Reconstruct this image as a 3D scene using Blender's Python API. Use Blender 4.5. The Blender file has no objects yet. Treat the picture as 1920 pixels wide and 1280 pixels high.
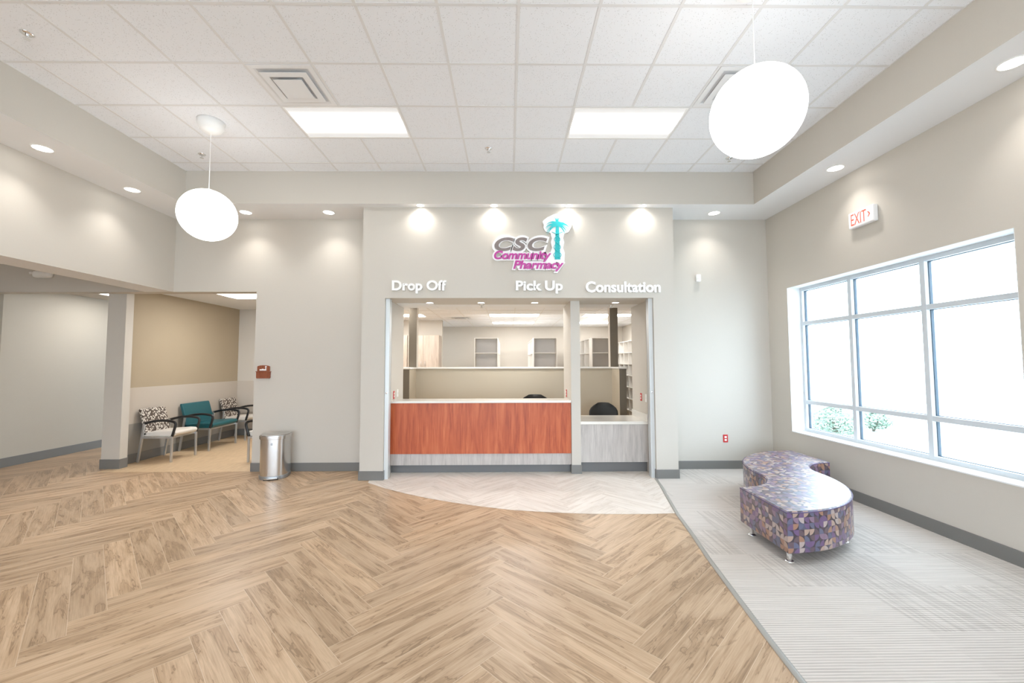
import bpy, bmesh, math, random
from mathutils import Vector, Matrix
random.seed(7)
C = bpy.context.scene.collection
PI = math.pi

# ---------------------------------------------------------------- camera, world, exposure
sc = bpy.context.scene
cam_data = bpy.data.cameras.new('camera')
cam = bpy.data.objects.new('camera', cam_data); C.objects.link(cam)
cam_data.sensor_fit = 'HORIZONTAL'; cam_data.sensor_width = 36.0
cam_data.lens = 771.08/1920*36.0
cam_data.clip_start = 0.05; cam_data.clip_end = 300
PITCH, YAW, ROLL = .0516, .0102, -.0026
fwd = Vector((math.sin(YAW)*math.cos(PITCH), math.cos(YAW)*math.cos(PITCH), math.sin(PITCH)))
rgt = Vector((math.cos(YAW), -math.sin(YAW), 0)); upv = rgt.cross(fwd)
r2 = rgt*math.cos(ROLL)+upv*math.sin(ROLL); u2 = -rgt*math.sin(ROLL)+upv*math.cos(ROLL)
m = Matrix((r2, u2, -fwd)).transposed().to_4x4(); m.translation = Vector((0, 0, 1.605))
cam.matrix_world = m
sc.camera = cam

world = bpy.data.worlds.new('daylight'); sc.world = world; world.use_nodes = True
bg = world.node_tree.nodes['Background']
bg.inputs[0].default_value = (.74, .87, 1.0, 1); bg.inputs[1].default_value = 5.2
sc.view_settings.view_transform = 'Standard'; sc.view_settings.look = 'None'
sc.view_settings.gamma = 1; sc.view_settings.use_curve_mapping = False
sc.view_settings.exposure = 0.9
sc.cycles.max_bounces = 10; sc.cycles.diffuse_bounces = 6
sc.cycles.use_denoising = True
sc.cycles.sample_clamp_indirect = 6

GLOBE_E, TROFFER_E, DOWN_E, SPOT_W = 3.0, 9.0, 9.0, 19.0

# ---------------------------------------------------------------- helpers
class MB:
    def __init__(s): s.v=[]; s.f=[]; s.m=[]
    def _add(s, vs, fs, mi=0, xf=None):
        o=len(s.v)
        s.v += [tuple(xf @ Vector(p)) if xf else tuple(p) for p in vs]
        s.f += [tuple(o+i for i in f) for f in fs]; s.m += [mi]*len(fs) if isinstance(mi,int) else list(mi)
        return s
    def box(s, x0,x1,y0,y1,z0,z1, mi=0, xf=None):
        # face order: bottom, top, front(-y), right(+x), back(+y), left(-x)
        vs=[(x0,y0,z0),(x1,y0,z0),(x1,y1,z0),(x0,y1,z0),(x0,y0,z1),(x1,y0,z1),(x1,y1,z1),(x0,y1,z1)]
        fs=[(0,3,2,1),(4,5,6,7),(0,1,5,4),(1,2,6,5),(2,3,7,6),(3,0,4,7)]
        return s._add(vs,fs,mi,xf)
    def prism(s, poly, z0, z1, mi=0, xf=None, caps=True):
        n=len(poly); vs=[(x,y,z0) for x,y in poly]+[(x,y,z1) for x,y in poly]
        fs=[(i,(i+1)%n,n+(i+1)%n,n+i) for i in range(n)]
        if caps: fs+=[tuple(range(n-1,-1,-1)),tuple(range(n,2*n))]
        return s._add(vs,fs,mi,xf)
    def quad(s,*p, mi=0): return s._add(p,[tuple(range(len(p)))],mi)
    def tube(s, path, r, n=10, mi=0, closed=False, xf=None, caps=True, flat=1.0):
        P=[Vector(p) for p in path]; N=len(P); vs=[]; up=None
        for i,p in enumerate(P):
            a=P[i-1] if i or closed else p; b=P[(i+1)%N] if i<N-1 or closed else p
            t=(b-a).normalized()
            if up is None: up=Vector((0,0,1)) if abs(t.z)<.9 else Vector((0,1,0))
            u=(up-t*up.dot(t)).normalized(); up=u; w=t.cross(u)
            rr=r[i] if isinstance(r,(list,tuple)) else r
            for k in range(n):
                a_=2*PI*k/n+PI/n
                vs.append(p+u*math.cos(a_)*rr+w*math.sin(a_)*rr*flat)
        fs=[]
        for i in range(N if closed else N-1):
            j=(i+1)%N
            fs+=[(i*n+k,i*n+(k+1)%n,j*n+(k+1)%n,j*n+k) for k in range(n)]
        if caps and not closed: fs+=[tuple(range(n-1,-1,-1)),tuple((N-1)*n+k for k in range(n))]
        return s._add(vs,fs,mi,xf)
    def lathe(s, prof, n=24, c=(0,0,0), mi=0, xf=None):
        vs=[]; fs=[]
        for r,z in prof:
            for k in range(n):
                a=2*PI*k/n; vs.append((c[0]+r*math.cos(a),c[1]+r*math.sin(a),c[2]+z))
        for i in range(len(prof)-1):
            fs+=[(i*n+k,i*n+(k+1)%n,(i+1)*n+(k+1)%n,(i+1)*n+k) for k in range(n)]
        fs+=[tuple(range(n-1,-1,-1)),tuple((len(prof)-1)*n+k for k in range(n))]
        return s._add(vs,fs,mi,xf)
    def build(s, name, mats, parent=None, bevel=0, smooth=False, sub=0):
        me=bpy.data.meshes.new(name); me.from_pydata(s.v,[],s.f)
        for k in (mats if isinstance(mats,(list,tuple)) else [mats]): me.materials.append(k)
        me.polygons.foreach_set('material_index',s.m)
        if smooth: me.polygons.foreach_set('use_smooth',[True]*len(s.f))
        me.update()
        bm=bmesh.new(); bm.from_mesh(me); bmesh.ops.recalc_face_normals(bm,faces=bm.faces); bm.to_mesh(me); bm.free()
        o=bpy.data.objects.new(name,me); C.objects.link(o)
        if parent: o.parent=parent
        if bevel:
            b=o.modifiers.new('bevel','BEVEL'); b.width=bevel; b.segments=2; b.limit_method='ANGLE'; b.angle_limit=.6
            if smooth:
                w=o.modifiers.new('wn','WEIGHTED_NORMAL')
        if sub:
            q=o.modifiers.new('sub','SUBSURF'); q.levels=sub; q.render_levels=sub
        return o

def tag(o,label,cat,group=None,kind=None):
    if label: o['label']=label
    if cat: o['category']=cat
    if group: o['group']=group
    if kind: o['kind']=kind
    return o
def struct(o): o['kind']='structure'; return o
def thing(name,label,cat,loc=(0,0,0),rz=0,group=None):
    o=bpy.data.objects.new(name,None); C.objects.link(o); o.location=loc; o.rotation_euler=(0,0,rz); o.empty_display_size=.1
    return tag(o,label,cat,group)
def dup(root,loc,rz=None,label=None):
    r=root.copy(); C.objects.link(r); r.location=loc
    if rz is not None: r.rotation_euler=(0,0,rz)
    if label: r['label']=label
    for ch in list(root.children):
        c=ch.copy(); C.objects.link(c); c.parent=r
        for g in list(ch.children):
            d=g.copy(); C.objects.link(d); d.parent=c
    return r

# ---------------------------------------------------------------- materials
def srgb(r,g,b):
    f=lambda c:(c/255/12.92) if c/255<=.04045 else ((c/255+.055)/1.055)**2.4
    return (f(r),f(g),f(b),1)
class NT:
    def __init__(s,mat): s.t=mat.node_tree; s.n=s.t.nodes; s.l=s.t.links
    def new(s,t,**k):
        n=s.n.new(t)
        for a,b in k.items(): setattr(n,a,b)
        return n
    def set(s,n,i,v):
        if isinstance(v,bpy.types.NodeSocket): s.l.new(v,n.inputs[i])
        elif v is not None: n.inputs[i].default_value=v
    def math(s,op,a,b=None,c=None):
        n=s.new('ShaderNodeMath',operation=op); s.set(n,0,a); s.set(n,1,b)
        if c is not None: s.set(n,2,c)
        return n.outputs[0]
    def mix(s,f,a,b,blend='MIX'):
        n=s.new('ShaderNodeMix',data_type='RGBA',blend_type=blend)
        s.set(n,0,f); s.set(n,6,a); s.set(n,7,b); return n.outputs[2]
    def mixf(s,f,a,b):
        n=s.new('ShaderNodeMix',data_type='FLOAT'); s.set(n,0,f); s.set(n,2,a); s.set(n,3,b); return n.outputs[0]
    def noise(s,vec,scale,detail=3,rough=.5,dist=0):
        n=s.new('ShaderNodeTexNoise'); s.set(n,'Vector',vec); s.set(n,'Scale',scale); s.set(n,'Detail',detail); s.set(n,'Roughness',rough); s.set(n,'Distortion',dist); return n.outputs['Fac']
    def ramp(s,f,stops):
        n=s.new('ShaderNodeValToRGB'); s.set(n,0,f); e=n.color_ramp.elements
        while len(e)<len(stops): e.new(.5)
        for q,(p,c) in zip(e,stops): q.position=p; q.color=c
        return n.outputs[0]
    def sep(s,v):
        n=s.new('ShaderNodeSeparateXYZ'); s.set(n,0,v); return n.outputs
    def comb(s,x,y,z=0.0):
        n=s.new('ShaderNodeCombineXYZ'); s.set(n,0,x); s.set(n,1,y); s.set(n,2,z); return n.outputs[0]
    def scale(s,v,xyz):
        n=s.new('ShaderNodeVectorMath',operation='MULTIPLY'); s.set(n,0,v); s.set(n,1,xyz); return n.outputs[0]
    def white(s,v):
        n=s.new('ShaderNodeTexWhiteNoise',noise_dimensions='3D'); s.set(n,'Vector',v); return n.outputs
    def bump(s,h,strength=.2,dist=.002):
        n=s.new('ShaderNodeBump'); s.set(n,'Height',h); s.set(n,'Strength',strength); s.set(n,'Distance',dist); return n.outputs[0]
    def pos(s): return s.new('ShaderNodeNewGeometry').outputs['Position']
    def obj(s): return s.new('ShaderNodeTexCoord').outputs['Object']
def mat(name,col,rough=.6,metal=0,spec=.5,coat=0):
    m_=bpy.data.materials.new(name); m_.use_nodes=True
    b=m_.node_tree.nodes['Principled BSDF']
    b.inputs['Base Color'].default_value=col; b.inputs['Roughness'].default_value=rough; b.inputs['Metallic'].default_value=metal
    b.inputs['Specular IOR Level'].default_value=spec; b.inputs['Coat Weight'].default_value=coat
    t=NT(m_); t.b=b; m_['_']=0
    return m_,t
def paint(name,col,rough=.65,scale=90,amt=.03,bump=.08):
    m_,t=mat(name,col,rough,spec=.3)
    p=t.pos(); n=t.noise(p,scale,2)
    n2=t.noise(p,1.3,2)
    f=t.math('MULTIPLY_ADD',n,amt,1-amt*.5)
    f=t.math('MULTIPLY',f,t.math('MULTIPLY_ADD',n2,amt,1-amt*.5))
    t.l.new(t.mix(1.0,col,t.comb(f,f,f),'MULTIPLY'),t.b.inputs['Base Color'])
    t.l.new(t.bump(n,bump,.001),t.b.inputs['Normal'])
    return m_
def emis(name,col,s):
    m_,t=mat(name,(.8,.8,.8,1),.4); t.b.inputs['Emission Color'].default_value=col; t.b.inputs['Emission Strength'].default_value=s
    return m_

WALL=paint('wall_paint_greige',(.575,.535,.475,1))
WHITE=paint('soffit_white_paint',(.80,.80,.80,1),amt=.01)
ACCENT=paint('accent_brown_wallcovering',(.40,.33,.235,1),amt=.10)
LOWER=paint('light_wallcovering',(.52,.465,.40,1),amt=.06)
LOWGREY=paint('grey_wallcovering',(.33,.31,.275,1),amt=.06)
CORR=paint('corridor_beige_wallcovering',(.52,.475,.40,1),amt=.05)
TAN=paint('pharmacy_tan_paint',(.50,.44,.34,1))
DARKTAN=paint('dark_taupe_paint',(.17,.145,.11,1))
PHWALL=paint('pharmacy_wall_paint',(.62,.575,.51,1))
BASE,_t=mat('grey_rubber_base',(.185,.18,.17,1),.45)
def _tile():
    m_,t=mat('acoustic_ceiling_tile',(.78,.77,.75,1),.9,spec=.1)
    p=t.pos()
    v=t.new('ShaderNodeTexVoronoi'); t.set(v,'Vector',p); t.set(v,'Scale',75.0); 
    w=t.white(t.scale(v.outputs['Position'] if 'Position' in v.outputs else p,(1,1,1)))
    keep=t.math('GREATER_THAN',t.noise(p,38,2),.50)
    dot=t.math('MULTIPLY',t.math('LESS_THAN',v.outputs['Distance'],.24),keep)
    n=t.noise(p,160,3)
    c=t.mix(t.math('MULTIPLY',dot,.55),(.82,.83,.85,1),(.42,.41,.40,1))
    t.l.new(c,t.b.inputs['Base Color'])
    t.l.new(t.bump(t.math('SUBTRACT',n,dot),.25,.002),t.b.inputs['Normal'])
    return m_
TILE=_tile()
GRID,_t=mat('ceiling_grid_white',(.72,.71,.70,1),.5)
def wood(name,dark,mid,light,rough=.33,wide=1.0,gap=.0035,gapcol=None,varamt=.42):
    m_,t=mat(name,mid,rough,spec=.45)
    uv=t.new('ShaderNodeUVMap',uv_map='UVMap').outputs[0]
    rnd=t.new('ShaderNodeAttribute',attribute_name='plank_random').outputs['Fac']
    s=t.sep(uv); u,v=s[0],s[1]
    off=t.math('MULTIPLY',rnd,57.0)
    vec=t.comb(t.math('ADD',t.math('MULTIPLY',u,1.0),off),t.math('MULTIPLY',v,7.5*wide),off)
    n1=t.noise(vec,1.7,4,.55,.6)
    vec2=t.comb(t.math('ADD',t.math('MULTIPLY',u,1.6),off),t.math('MULTIPLY',v,42.0*wide),off)
    n2=t.noise(vec2,2.5,4,.6,.4)
    # broad mineral patches and fine cracks
    n3=t.noise(t.comb(t.math('ADD',t.math('MULTIPLY',u,1.3),off),t.math('MULTIPLY',v,4.0),off),2.3,3,.5,1.5)
    f=t.math('ADD',t.math('MULTIPLY',n1,.6),t.math('MULTIPLY',n2,.4))
    c=t.ramp(f,[(.30,dark),(.46,mid),(.60,light),(.75,mid)])
    crack=t.math('LESS_THAN',t.math('ABSOLUTE',t.math('SUBTRACT',n1,.44)),.009)
    c=t.mix(t.math('MULTIPLY',crack,.65),c,dark)
    patch=t.ramp(n3,[(.66,(0,0,0,1)),(.76,(1,1,1,1))])
    c=t.mix(t.math('MULTIPLY',patch,.45),c,dark)
    k=t.math('MULTIPLY_ADD',rnd,varamt*.55,1-varamt*.28)
    c=t.mix(1.0,c,t.comb(k,k,k),'MULTIPLY')
    d=t.new('ShaderNodeAttribute',attribute_name='edge').outputs['Fac']
    vv=t.math('PINGPONG',v,.089 if wide==1.0 else .0635)
    L=1.22 if wide==1.0 else .762
    uu=t.math('MINIMUM',u,t.math('SUBTRACT',L,u))
    e=t.math('LESS_THAN',t.math('MINIMUM',vv,uu),gap*.5)
    c=t.mix(t.math('MULTIPLY',e,.75),c,gapcol or light)
    t.l.new(c,t.b.inputs['Base Color'])
    t.l.new(t.math('MULTIPLY_ADD',n2,.18,rough-.06),t.b.inputs['Roughness'])
    h=t.math('SUBTRACT',t.math('MULTIPLY',n2,.3),e)
    t.l.new(t.bump(h,.25,.001),t.b.inputs['Normal'])
    return m_
WOOD=wood('oak_vinyl_plank',(.235,.145,.080,1),(.445,.300,.182,1),(.59,.425,.28,1),gapcol=(.66,.52,.38,1))
PALE=wood('pale_vinyl_plank',(.56,.49,.42,1),(.70,.63,.56,1),(.78,.72,.66,1),rough=.42,wide=1.4,gap=.002,gapcol=(.80,.76,.70,1),varamt=.12)
def _wait():
    m_,t=mat('waiting_room_vinyl',(.62,.45,.28,1),.45)
    p=t.pos(); n=t.noise(t.scale(p,(22,2.5,1)),2,4,.6)
    t.l.new(t.ramp(n,[(.3,(.52,.37,.22,1)),(.6,(.66,.49,.31,1))]),t.b.inputs['Base Color']); return m_
WAITFLOOR=_wait()
def _carpet():
    m_,t=mat('striped_carpet_tile',(.55,.50,.44,1),.95,spec=.1)
    p=t.pos(); s=t.sep(p)
    ix=t.math('FLOOR',t.math('DIVIDE',s[0],.5)); iy=t.math('FLOOR',t.math('DIVIDE',s[1],.5))
    w=t.white(t.comb(ix,iy,3.0))[0]
    wob=t.noise(t.scale(p,(6,40,1)),1.0,2)
    sy=t.math('SINE',t.math('ADD',t.math('MULTIPLY',s[1],2*PI/.021),t.math('MULTIPLY',wob,2.0)))
    a=t.ramp(sy,[(.0,(0,0,0,1)),(.6,(1,1,1,1))])
    sx=t.noise(t.comb(t.math('MULTIPLY',s[0],55.0),t.math('MULTIPLY',s[1],2.2),w),1.0,2,.6)
    b=t.ramp(sx,[(.42,(0,0,0,1)),(.60,(1,1,1,1))])
    band=t.noise(t.comb(t.math('MULTIPLY',s[0],2.0),t.math('MULTIPLY',s[1],30.0),w),1.0,2,.6)
    mix1=t.math('MULTIPLY',t.math('MULTIPLY',t.math('SUBTRACT',1.0,a),.42),t.math('MULTIPLY_ADD',band,1.2,.2))
    mixb=t.math('MULTIPLY',t.math('MULTIPLY',t.math('SUBTRACT',1.0,b),.22),t.math('GREATER_THAN',w,.45))
    f=t.math('ADD',mix1,mixb)
    c=t.mix(f,(.71,.665,.62,1),(.24,.215,.19,1))
    k=t.math('MULTIPLY_ADD',w,.08,.95)
    c=t.mix(1.0,c,t.comb(k,k,k),'MULTIPLY')
    t.l.new(c,t.b.inputs['Base Color'])
    t.l.new(t.bump(t.math('ADD',t.noise(p,400,2),t.math('MULTIPLY',a,.6)),.5,.003),t.b.inputs['Normal'])
    return m_
CARPET=_carpet()
def lam(name,c0,c1,c2,sc=1.0,rough=.4):
    m_,t=mat(name,c1,rough,spec=.45)
    p=t.obj(); 
    n=t.noise(t.scale(p,(9*sc,9*sc,.9*sc)),2.0,5,.6,.6)
    n2=t.noise(t.scale(p,(60*sc,60*sc,1.5*sc)),2.0,3,.6)
    f=t.math('ADD',t.math('MULTIPLY',n,.65),t.math('MULTIPLY',n2,.35))
    t.l.new(t.ramp(f,[(.32,c0),(.5,c1),(.68,c2)]),t.b.inputs['Base Color'])
    return m_
CHERRY=lam('cherry_laminate',(.26,.040,.012,1),(.46,.095,.030,1),(.60,.165,.060,1),.8,.42)
GREYLAM=lam('grey_striped_laminate',(.36,.325,.30,1),(.48,.44,.41,1),(.58,.54,.50,1),1.3,.4)
CABLAM=lam('light_brown_laminate',(.38,.30,.24,1),(.50,.42,.35,1),(.58,.50,.43,1),1.0,.45)
QUARTZ,_t=mat('white_quartz',(.80,.77,.71,1),.12,spec=.6)
TOE,_t=mat('toe_kick_grey',(.16,.16,.16,1),.25)
MELA,_t=mat('white_melamine',(.80,.77,.72,1),.45)
MELAB,_t=mat('shelf_back_panel',(.62,.58,.54,1),.5)
STEEL,_t=mat('satin_silver_metal',(.60,.61,.62,1),.32,.85)
CHROME,_t=mat('chrome',(.85,.86,.87,1),.08,1)
BLACK,_t=mat('black_urethane',(.012,.012,.013,1),.35)
TEAL,_t=mat('teal_vinyl',(.012,.105,.125,1),.32,spec=.5)
CREAM,_t=mat('cream_vinyl',(.72,.68,.62,1),.45)
CHARCOAL,_t=mat('charcoal_mesh',(.035,.033,.03,1),.7)
ALU=paint('white_window_frame',(.62,.66,.69,1),amt=.0,rough=.4)
SILLW=paint('window_reveal_white',(.78,.79,.79,1),amt=.0)
RAIL,_t=mat('shutter_track_metal',(.66,.68,.68,1),.35,.3)
PLATER,_t=mat('red_plate',(.55,.03,.03,1),.4)
PLATEW,_t=mat('white_plate',(.82,.81,.78,1),.4)
LETTER,_t=mat('white_letters',(.90,.89,.87,1),.35)
LOGOW,_t=mat('sign_white',(.90,.89,.89,1),.3)
LGREY,_t=mat('sign_grey',(.24,.20,.19,1),.3)
LMAG,_t=mat('sign_magenta',(.50,.06,.32,1),.3)
LTEAL,_t=mat('sign_teal',(.02,.50,.53,1),.3)
REDL=emis('exit_red',(1,.10,.06,1),.35); REDL.node_tree.nodes['Principled BSDF'].inputs['Base Color'].default_value=(.8,.10,.06,1)
PLQ=lam('plaque_brown',(.18,.05,.025,1),(.26,.08,.04,1),(.32,.11,.055,1),3,.35)
DARK,_t=mat('dark_void',(.01,.01,.01,1),.8)
DIFF,_t=mat('diffuser_white_metal',(.78,.78,.78,1),.4)
STRIP,_t=mat('transition_strip_grey',(.34,.33,.30,1),.35)
def _steelcan():
    m_,t=mat('brushed_stainless',(.62,.61,.60,1),.22,1)
    t.b.inputs['Anisotropic'].default_value=.5
    p=t.obj(); n=t.noise(t.scale(p,(90,90,2)),3,3)
    t.l.new(t.math('MULTIPLY_ADD',n,.16,.16),t.b.inputs['Roughness']); return m_
CAN=_steelcan()
def _glass():
    m_=bpy.data.materials.new('window_glass'); m_.use_nodes=True; t=NT(m_); t.n.clear()
    o=t.new('ShaderNodeOutputMaterial'); a=t.new('ShaderNodeBsdfTransparent'); a.inputs[0].default_value=(.93,.96,.97,1)
    g=t.new('ShaderNodeBsdfGlossy'); g.inputs['Roughness'].default_value=.02
    lw=t.new('ShaderNodeLayerWeight'); lw.inputs[0].default_value=.5
    fz=t.math('MULTIPLY_ADD',t.math('POWER',lw.outputs['Facing'],5.0),.8,.03)
    x=t.new('ShaderNodeMixShader'); t.l.new(fz,x.inputs[0]); t.l.new(a.outputs[0],x.inputs[1]); t.l.new(g.outputs[0],x.inputs[2])
    t.l.new(x.outputs[0],o.inputs[0]); return m_
GLASS=_glass()
GLOBE=emis('globe_opal_glow',(1,.995,.985,1),GLOBE_E)
DOWNL=emis('downlight_lens_glow',(1,.98,.95,1),DOWN_E)
def _trof(name,base,peak):
    m_,t=mat(name,(.45,.45,.45,1),.5)
    uvy=t.sep(t.new('ShaderNodeUVMap',uv_map='UVMap').outputs[0])[1]
    d=t.math('ABSOLUTE',t.math('SUBTRACT',uvy,.5))
    f=t.math('SUBTRACT',1.0,t.math('SMOOTH_MIN',t.math('MULTIPLY',d,2.4),1.0,.2))
    t.b.inputs['Emission Color'].default_value=(1,.985,.965,1)
    t.l.new(t.math('MULTIPLY_ADD',t.math('POWER',f,2.2),peak,base),t.b.inputs['Emission Strength']); return m_
TROF=_trof('troffer_lens_glow',.26,TROFFER_E)
TROFP=_trof('pharmacy_troffer_glow',3,27.0)
TROFW=_trof('waiting_troffer_glow',3.0,46.0)
TROFC=_trof('corridor_troffer_glow',1.5,17.0)

# pattern fabrics
def _geo():
    m_,t=mat('quarter_circle_print',(.2,.15,.2,1),.42,spec=.7,coat=1.0)
    t.b.inputs['Coat Roughness'].default_value=.38
    uv=t.new('ShaderNodeUVMap',uv_map='UVMap').outputs[0]
    s=t.sep(uv); k=1/.047
    U=t.math('MULTIPLY',s[0],k); V=t.math('MULTIPLY',s[1],k)
    iu=t.math('FLOOR',U); iv=t.math('FLOOR',V); fu=t.math('FRACT',U); fv=t.math('FRACT',V)
    cell=t.comb(iu,iv,1.0)
    wc=t.white(cell); r1=t.sep(wc[1])
    fx=t.mixf(t.math('GREATER_THAN',r1[0],.5),fu,t.math('SUBTRACT',1.0,fu))
    fy=t.mixf(t.math('GREATER_THAN',r1[1],.5),fv,t.math('SUBTRACT',1.0,fv))
    d=t.math('SQRT',t.math('ADD',t.math('MULTIPLY',fx,fx),t.math('MULTIPLY',fy,fy)))
    ins=t.math('LESS_THAN',d,.98)
    w2=t.white(t.comb(iu,iv,9.0))[0]; w3=t.white(t.comb(iu,iv,17.0))[0]
    def cr(v,stops):
        n=t.new('ShaderNodeValToRGB'); n.color_ramp.interpolation='CONSTANT'; t.set(n,0,v); e=n.color_ramp.elements
        while len(e)<len(stops): e.new(.5)
        for q,(p,c) in zip(e,stops): q.position=p; q.color=c
        return n.outputs[0]
    fg=cr(w2,[(0,srgb(210,196,180)),(.17,srgb(120,88,135)),(.34,srgb(104,112,138)),(.50,srgb(186,140,104)),(.64,srgb(108,84,92)),(.78,srgb(156,128,148)),(.9,srgb(205,178,150))])
    bk=cr(w3,[(0,srgb(56,42,60)),(.62,srgb(78,48,66)),(.84,srgb(88,92,118))])
    t.l.new(t.mix(1.0,t.mix(ins,bk,fg),(.62,.58,.66,1),'MULTIPLY'),t.b.inputs['Base Color']); return m_
GEO=_geo()
def _spk():
    m_,t=mat('brown_white_leaf_print',(.5,.5,.5,1),.7)
    p=t.obj()
    v=t.new('ShaderNodeTexVoronoi',distance='CHEBYCHEV'); t.set(v,'Vector',t.scale(p,(1,1,.7))); t.set(v,'Scale',42.0)
    n=t.noise(p,60,2)
    f=t.math('GREATER_THAN',t.math('ADD',v.outputs['Distance'],t.math('MULTIPLY',n,.25)),.50)
    t.l.new(t.mix(f,(.66,.61,.54,1),(.085,.062,.048,1)),t.b.inputs['Base Color']); return m_
SPK=_spk()

# ---------------------------------------------------------------- dimensions
XL,XR=-5.077,4.008          # lobby side walls
YB,YP,YW=6.25,5.75,5.62     # back wall, pharmacy bump face, ceiling well edge
ZC,ZS,ZH,ZO=4.272,3.8125,2.693,2.515
WXL,WXR=-4.458,3.453
BX0,BX1=-2.043,2.36
OX0,OX1=-1.722,2.055
YR=-3.6                     # rear wall
SPX=-9.6                    # far side of the space on the left

# ---------------------------------------------------------------- floors
def clip(poly,a,b,c):       # keep a*x+b*y<=c ; points (x,y,u,v)
    out=[]
    for i in range(len(poly)):
        p,q=poly[i],poly[(i+1)%len(poly)]
        dp,dq=a*p[0]+b*p[1]-c,a*q[0]+b*q[1]-c
        if dp<=0: out.append(p)
        if (dp<0<dq) or (dq<0<dp):
            t=dp/(dp-dq); out.append(tuple(p[k]+(q[k]-p[k])*t for k in range(4)))
    return out
def clip_convex(poly,region):   # region counter-clockwise
    for i in range(len(region)):
        (x0,y0),(x1,y1)=region[i],region[(i+1)%len(region)]
        a,b=(y1-y0),-(x1-x0)
        poly=clip(poly,a,b,a*x0+b*y0)
        if len(poly)<3: return []
    return poly
def herring(name,regions,L,W,z,material,ox,oy,seed):
    rd=random.Random(seed); vs=[];fs=[];uvs=[];rn=[]
    s=1/math.sqrt(2)
    xs=[p[0] for r in regions for p in r]; ys=[p[1] for r in regions for p in r]
    x0,x1,y0,y1=min(xs)-2,max(xs)+2,min(ys)-2,max(ys)+2
    per=L*math.sqrt(2); stp=W*math.sqrt(2)
    for j in range(int((x0-ox)/per)-1,int((x1-ox)/per)+2):
        for k in range(int((y0-oy)/stp)-8,int((y1-oy)/stp)+9):
            bx,by=j*L+k*W,-j*L+k*W
            for (p0,p1,q0,q1,rot) in ((bx,bx+L,by,by+W,0),(bx+L,bx+L+W,by+W-L,by+W,1)):
                pts=[]
                for (p,q) in ((p0,q0),(p1,q0),(p1,q1),(p0,q1)):
                    X=(p-q)*s+ox-L*s; Y=(p+q)*s+oy
                    u,v=(p-p0,q-q0) if not rot else (q-q0,p-p0)
                    pts.append((X,Y,u,v))
                r=rd.random()
                for reg in regions:
                    c=clip_convex(pts,reg)
                    if len(c)>=3:
                        o=len(vs); vs+=[(a,b,z) for a,b,_,_ in c]; fs.append(tuple(range(o,o+len(c))))
                        uvs+=[(u,v) for _,_,u,v in c]; rn.append(r)
    me=bpy.data.meshes.new(name); me.from_pydata(vs,[],fs); me.materials.append(material)
    ul=me.uv_layers.new(name='UVMap')
    for poly,r in zip(me.polygons,rn):
        for li in poly.loop_indices: ul.data[li].uv=uvs[me.loops[li].vertex_index]
    at=me.attributes.new('plank_random','FLOAT','FACE'); at.data.foreach_set('value',rn)
    o=bpy.data.objects.new(name,me); C.objects.link(o); return struct(o)
herring('floor',[[(SPX,YR),(XR,YR),(XR,YB),(SPX,YB)],[(SPX,YB),(-6.0,YB),(-6.0,9.6),(SPX,9.6)]],1.22,.178,0.0,WOOD,-.03,3.05,3)
TR=[(1.40,YR),(1.40,.9),(1.425,1.6),(1.473,2.131),(1.509,2.461),(1.572,2.944),(1.64,3.45),(1.711,3.871),(1.79,4.43),(1.904,5.009),(1.985,5.40),(2.041,YP)]
arc=[(-1.905,YP),(-1.881,5.63),(-1.58,5.38),(-1.266,5.168),(-.95,4.98),(-.631,4.828),(-.30,4.69),(.042,4.576),(.33,4.52),(.612,4.475),(.89,4.445),(1.17,4.432),(1.46,4.43),(1.80,4.45)]
reg1=arc+[(1.90,4.9),(2.03,YP)]
herring('floor_alcove',[reg1,[(OX0,YP),(OX1,YP),(OX1,6.3),(OX0,6.3)]],.762,.127,.0015,PALE,.15,5.0,5)
mb=MB(); poly=TR+[(BX1,YP),(BX1,YB),(XR,YB),(XR,YR)]
mb._add([(x,y,.004) for x,y in poly],[tuple(range(len(poly)))])
struct(mb.build('floor_carpet',CARPET))
mb=MB(); xs=.018
pts=[Vector((x,y,0)) for x,y in TR]; ring=[]
prof=[(-xs,.0),(-xs,.004),(-xs*.5,.008),(xs*.4,.0085),(xs,.0065),(xs,.002)]
vs=[]
for i,p in enumerate(pts):
    a=pts[max(i-1,0)]; b=pts[min(i+1,len(pts)-1)]; t=(b-a).normalized(); nrm=Vector((t.y,-t.x,0))
    for d,h in prof: vs.append((p.x+nrm.x*d,p.y+nrm.y*d,h))
n=len(prof); fs=[(i*n+k,i*n+k+1,(i+1)*n+k+1,(i+1)*n+k) for i in range(len(pts)-1) for k in range(n-1)]
mb._add(vs,fs); struct(mb.build('trim_1',STRIP,smooth=True))
mb=MB(); mb.box(-6.1,-3.6,YB,9.4,-.02,.0012); struct(mb.build('floor_waiting',WAITFLOOR))
mb=MB(); mb.box(-4.0,4.0,6.3,13.2,-.03,0.0008); struct(mb.build('floor_pharmacy',WAITFLOOR))
mb=MB(); mb.box(SPX-1,XR+.2,YR-.2,13.3,-.2,-.04); struct(mb.build('floor_slab',BASE))

# ---------------------------------------------------------------- walls
W=lambda: MB()
# back wall of the lobby (with the opening to the waiting area and the pharmacy)
mb=MB()
mb.box(-3.8217,OX0,YB,YB+.15,0,4.35)
mb.box(OX1,XR+.3,YB,YB+.15,0,4.35)
mb.box(OX0,OX1,YB,YB+.15,ZO,4.35)
mb.box(SPX,-3.8217,YB,YB+.19,ZH,4.35)
struct(mb.build('wall_back',WALL))
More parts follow.
